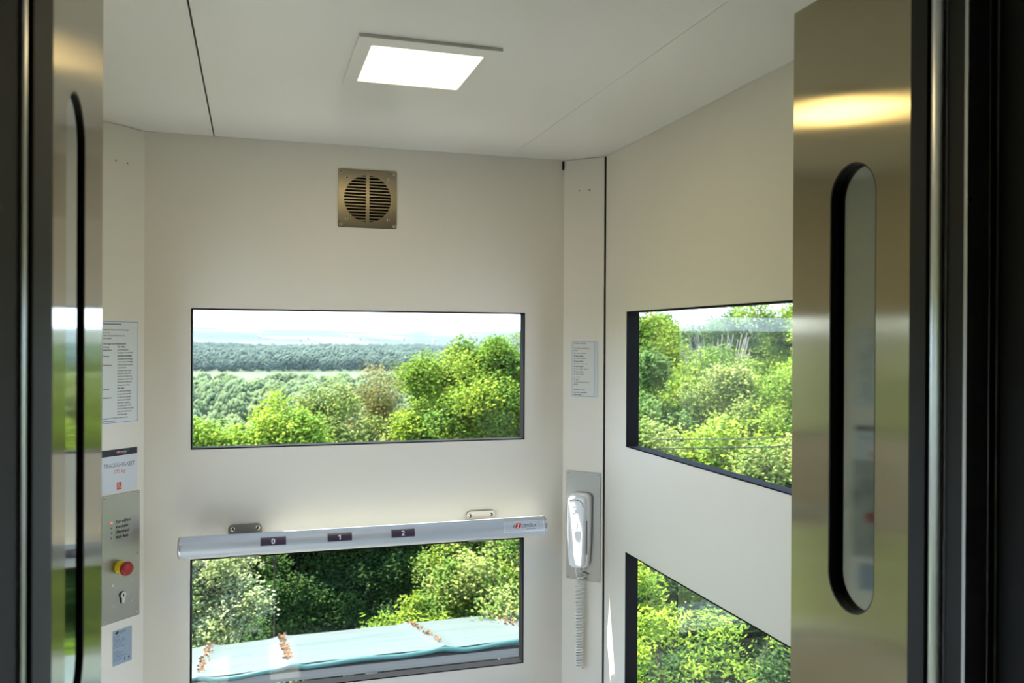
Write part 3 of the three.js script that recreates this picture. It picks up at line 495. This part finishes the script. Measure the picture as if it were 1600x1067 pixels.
{ // leafless shrub and two wires in front of the slope
  seed = 640; const foot = at(1120, 640, 14.6), g = thing('bare_shrub', 'leafless grey shrub with fine upright twigs amid the slope trees', 'shrub', [foot.x, groundHeight(foot.x, foot.z), foot.z]), base = g.position, twigs = [];
  for (let i = 0; i < 46; i++) { const p = at(1075 + i * 2.4 + rr(-14, 14), rr(515, 575), 14.6 + rr(-0.5, 0.5)).sub(base), q = V(p.x * 0.25, p.y * rr(0.5, 0.75), p.z * 0.25); twigs.push(limb([V(rr(-0.1, 0.1), 0, rr(-0.1, 0.1)), q, p], 0.02, 0.006)); const e = q.clone().lerp(p, 0.5); twigs.push(limb([e, e.clone().add(V(rr(-0.15, 0.15), 0.2, rr(-0.15, 0.15))), e.clone().add(V(rr(-0.4, 0.4), rr(0.3, 0.6), rr(-0.3, 0.3)))], 0.01, 0.004)); }
  part('twigs', twigs, std({ color: rgb(0.17, 0.15, 0.125), roughness: 0.9 }), g);
  for (const [v, lab] of [[676, 'upper thin wire strung across the slope outside the right window'], [690, 'lower thin wire strung across the slope outside the right window']]) { const a = at(1020, v + 10, 7.4), b = at(1420, v - 14, 7.4), o = part(numbered('wire'), new THREE.TubeGeometry(new THREE.CatmullRomCurve3([a, a.clone().lerp(b, 0.5).add(V(0, -0.04, 0)), b]), 24, 0.005, 6), M.rubber, scene); tag(o, lab, 'wire', 'wires on the slope'); }
}
// trees on the side of the left windows, mirrored in the right-hand door
for (const [x, z, h] of [[-9, -3.5, 4.2], [-10, 0.5, 3.8], [-8, -7, 4.4], [-12, -5.5, 5], [-11, -10, 5]]) grow('garden_tree', 'garden tree outside the left cabin windows', 'tree', 'garden trees on the left', { lobes: [[V(x, h - 4.6, z), [1.8, 2]], [V(x + 0.7, h - 5.8, z + 0.8), [1.5, 1.5]], [V(x - 0.8, h - 5.6, z - 0.9), [1.5, 1.6]]], colors: GREEN, per: 420, size: 1.3 });

// ------------------------------------------------------------------ shed with turquoise tarpaulin
{
  const x0 = -3.2, x1 = 3.2, dn = 7.45, df = 9.35, yn = EYE - 2.8, yf = EYE - 3.2;
  const g = thing('shed', 'low open shed under a turquoise tarpaulin below the lower back window', 'shed', [0.6, -3.7, -8.2]), off = V(-0.6, 3.7, 8.2);
  const TARP = std({ color: rgb(0.078, 0.096, 0.092), roughness: 0.45, map: (() => { const t = canvasTexture(1024, 512, (c, w, h) => { c.fillStyle = '#ffffff'; c.fillRect(0, 0, w, h); seed = 5; for (let i = 0; i < 260; i++) { c.globalAlpha = rr(0.08, 0.4); c.fillStyle = rnd() < 0.45 ? '#7fd6d2' : rnd() < 0.5 ? '#e8e4e2' : '#fff'; const y = rr(0, h); c.fillRect(rr(-200, w), y, rr(60, 500), rr(1, 7)); } c.globalAlpha = 0.5; c.fillStyle = '#3a8a88'; for (let i = 0; i < 7; i++) c.fillRect(rr(0, w), rr(0, h), rr(40, 120), 3); }); return t; })() });
  const nx = 120, nz = 30, pos = [], uv = [], idx = [];
  const roofY = (x, d) => { const t = (d - dn) / (df - dn); return yn + (yf - yn) * t + 0.02 * fbm(x * 0.7, d * 0.9, 4) + 0.035 * Math.sin(x * 0.8) + [-0.42, 0.3, 1.65, 2.6].reduce((a, s) => a + 0.025 * Math.exp(-(((x - s) / 0.06) ** 2)), 0); };
  for (const bottom of [0, 1]) for (let j = 0; j <= nz; j++) for (let i = 0; i <= nx; i++) { const x = x0 + (x1 - x0) * i / nx, d = dn + (df - dn) * j / nz; pos.push(x, roofY(x, d) - bottom * 0.012, -d); uv.push(i / nx * 2, j / nz); }
  const N = (nx + 1) * (nz + 1);
  for (let j = 0; j < nz; j++) for (let i = 0; i < nx; i++) { const a = j * (nx + 1) + i, b = a + nx + 1; idx.push(a, a + 1, b, b, a + 1, b + 1, a + N, b + N, a + 1 + N, b + N, b + 1 + N, a + 1 + N); }
  const q = new THREE.BufferGeometry(); q.setAttribute('position', new THREE.Float32BufferAttribute(pos, 3)); q.setAttribute('uv', new THREE.Float32BufferAttribute(uv, 2)); q.setIndex(idx); q.computeVertexNormals(); q.translate(off.x, off.y, off.z);
  TARP.map.wrapS = THREE.RepeatWrapping;
  const tarp = part('tarpaulin', q, TARP, g, 'faded turquoise tarpaulin');
  const hemPts = []; for (let i = 0; i <= 60; i++) { const x = x0 + (x1 - x0) * i / 60; hemPts.push(V(x, roofY(x, dn) - 0.022 + 0.008 * Math.sin(x * 9), -dn + 0.01).add(off)); }
  part('rolled_hem', new THREE.TubeGeometry(new THREE.CatmullRomCurve3(hemPts), 200, 0.022, 8), std({ color: rgb(0.004, 0.05, 0.045), roughness: 0.5 }), tarp);
  const WOOD = std({ color: rgb(0.10, 0.095, 0.082), roughness: 0.9 });
  part('front_beam', box(x0, x1, yn - 0.12, yn - 0.045, -dn - 0.08, -dn + 0.0).translate(off.x, off.y, off.z), WOOD, g);
  part('rear_beam', box(x0, x1, yf - 0.16, yf - 0.05, -df, -df + 0.08).translate(off.x, off.y, off.z), WOOD, g);
  for (const x of [x0 + 0.1, -0.9, 1.0, 2.75, x1 - 0.1]) { part('post', box(x - 0.05, x + 0.05, -3.7, yn - 0.12, -dn - 0.09, -dn + 0.01).translate(off.x, off.y, off.z), WOOD, g); part('post', box(x - 0.05, x + 0.05, -3.7, yf - 0.16, -df, -df + 0.09).translate(off.x, off.y, off.z), WOOD, g); }
  // dry leaves caught in the folds
  const leaf = leafSpray(3, 0.03, 0.06, 0.045, 77), li = new THREE.InstancedMesh(leaf, std({ color: rgb(1, 1, 1), roughness: 0.9, side: THREE.DoubleSide }), 300); li.name = 'dry_leaves'; li.userData.kind = 'stuff'; seed = 55;
  const m = new THREE.Matrix4(), c = new THREE.Color();
  for (let i = 0; i < 300; i++) { const s = [[0.3, 0.035], [1.65, 0.035], [2.6, 0.06], [-0.42, 0.05]][Math.floor(rnd() ** 1.3 * 4)], d = rr(dn + 0.15, df - 0.02), x = s[0] + rr(-0.6, 0.6) * s[1] * (s[0] === 2.6 ? 1.6 : 1); m.compose(V(x, roofY(x, d) + 0.02, -d).add(off), new THREE.Quaternion().setFromEuler(new THREE.Euler(rr(-0.3, 0.3), rr(0, 6.28), rr(-0.3, 0.3))), V(1, 1, 1).multiplyScalar(rr(0.25, 0.6))); li.setMatrixAt(i, m); const v = rr(0.6, 1.3); li.setColorAt(i, c.setRGB(0.13 * v, 0.055 * v, 0.014 * v)); }
  tarp.add(li);
}

// ------------------------------------------------------------------ valley forest
function crownGeometry(s, n, squash) {                  // a distant tree: trunk under many rounded leafy lumps
  seed = s; const list = [], up = V(0, 0.6, 0);
  for (let i = 0; i < n; i++) {
    const a = rr(0, 6.283), y = rr(-1, 1), r = Math.sqrt(1 - y * y) * Math.cbrt(rr(0.5, 1)), k = rr(0.04, 0.10), g = new THREE.IcosahedronGeometry(1, 0), o = V(r * Math.cos(a) * 0.38, 0.58 + y * 0.36 * squash, r * Math.sin(a) * 0.38);
    g.applyMatrix4(new THREE.Matrix4().compose(o, new THREE.Quaternion().setFromEuler(new THREE.Euler(rr(0, 6), rr(0, 6), rr(0, 6))), V(k * rr(0.7, 1.1), k * rr(0.6, 0.9), k * rr(0.7, 1.1))));
    const p = g.attributes.position, nn = g.attributes.normal; for (let j = 0; j < p.count; j++) { const q = V(p.getX(j), p.getY(j), p.getZ(j)), v = q.clone().sub(o).normalize().add(q.sub(up).normalize().multiplyScalar(0.5)).normalize(); nn.setXYZ(j, v.x, v.y, v.z); }
    list.push(g);
  }
  list.push(new THREE.CylinderGeometry(0.015, 0.03, 0.6, 6).toNonIndexed().translate(0, 0.28, 0));
  const g = mergeGeometries(list); g.deleteAttribute('uv'); return g;
}
{
  const shapes = [crownGeometry(301, 170, 1), crownGeometry(302, 170, 1.05), crownGeometry(303, 150, 0.9)];
  const mats = [[0.066, 0.098, 0.034], [0.085, 0.122, 0.038], [0.048, 0.082, 0.03], [0.19, 0.215, 0.14]].map((c) => std({ color: rgb(...c), roughness: 1 }));
  const spots = []; seed = 900;
  for (let d = 165; d < 560; d += 10) for (let t = -0.3 + rr(0, 10) / d; t < 0.36; t += 10.5 / d) spots.push([(t + rr(-0.8, 0.8) / d) * d, d + rr(-0.8, 0.8), rr(11, 16.5), rnd()]);
  spots.sort((a, b) => a[1] - b[1]);
  const seen = [], rest = [];
  for (const s of spots) { const t = s[0] / s[1]; (seen.length < 220 && t > -0.12 && t < 0.26 ? seen : rest).push(s); }
  for (const [x, d, h, k] of seen) {
    const willow = k < 0.42 && d < 235, o = part(numbered(willow ? 'silvery_tree' : 'forest_tree'), shapes[Math.floor(k * 17) % 3], willow ? mats[3] : mats[Math.floor(k * 31) % 3], scene);
    const hh = willow ? h * 0.75 : h; o.position.set(x, groundHeight(x, -d) - 0.3, -d); o.scale.set(8.6 + 1.8 * ((k * 7) % 1), hh, 8.6 + 1.8 * ((k * 7) % 1)); o.rotation.y = k * 40;
    tag(o, willow ? 'silvery grey-green tree on the near side of the valley forest' : 'round-crowned green tree on the near side of the valley forest', 'tree', willow ? 'silvery trees in the valley' : 'valley forest trees');
  }
  const many = (name, label, list, shape, wide, tone) => {
    const im = new THREE.InstancedMesh(shape, std({ color: rgb(1, 1, 1), roughness: 1 }), list.length), m = new THREE.Matrix4(), c = new THREE.Color(); im.name = name; im.userData = { kind: 'stuff', label, category: 'forest' };
    list.forEach(([x, d, h, k], i) => { m.compose(V(x, groundHeight(x, -d) - 3, -d), new THREE.Quaternion().setFromAxisAngle(V(0, 1, 0), k * 40), V(h * wide, h, h * wide)); im.setMatrixAt(i, m); const v = 0.75 + 0.5 * ((k * 13) % 1); im.setColorAt(i, c.setRGB(tone[0] * v, tone[1] * v, tone[2] * v)); });
    scene.add(im);
  };
  many('valley_forest', 'continuous green forest across the middle of the valley', rest, shapes[1], 0.85, [0.066, 0.10, 0.034]);
  const far = []; seed = 1200;
  for (let d = 905; d < 2500; d += 15 + (d - 905) * 0.012) for (let t = -0.3; t < 0.45; t += 15 / d) far.push([(t + rr(-6, 6) / d) * d, d + rr(-6, 6), rr(15, 22) * (1 + 0.4 * fbm(t * 9, d * 0.003, 2)), rnd()]);
  many('far_forest', 'forest with blue haze put into its green colour on the far side of the pale field', far, crownGeometry(305, 60, 1), 0.95, [0.038, 0.062, 0.042]);  // bluish tint of distance haze mixed into the tree colour
  // scattered houses of the far villages
  seed = 77;
  const HW = std({ color: rgb(0.30, 0.29, 0.27), roughness: 0.9 }), HR = std({ color: rgb(0.32, 0.14, 0.09), roughness: 0.9 });
  for (let i = 0; i < 18; i++) {
    const t = rr(-0.12, 0.34), d = rr(3000, 4300), x = t * d, w = rr(9, 16), y = groundHeight(x, -d);
    const h = thing('house', 'tiny pale house of a far village below the hills', 'house', [x, y - 1, -d], rr(0, 3), 'far village houses');
    part('wall', box(-w / 2, w / 2, 0, 8, -6, 6), HW, h);
    const s = new THREE.Shape(); s.moveTo(-6.5, 0); s.lineTo(6.5, 0); s.lineTo(0, 5); s.closePath(); part('roof', extrude(s, w + 1).translate(0, 0, -w / 2 - 0.5).rotateY(Math.PI / 2).translate(0, 8, 0), HR, h);
  }
}

scene.traverse((o) => { if (o.isMesh) { o.castShadow = true; o.receiveShadow = true; } });
renderer.render(scene, camera);
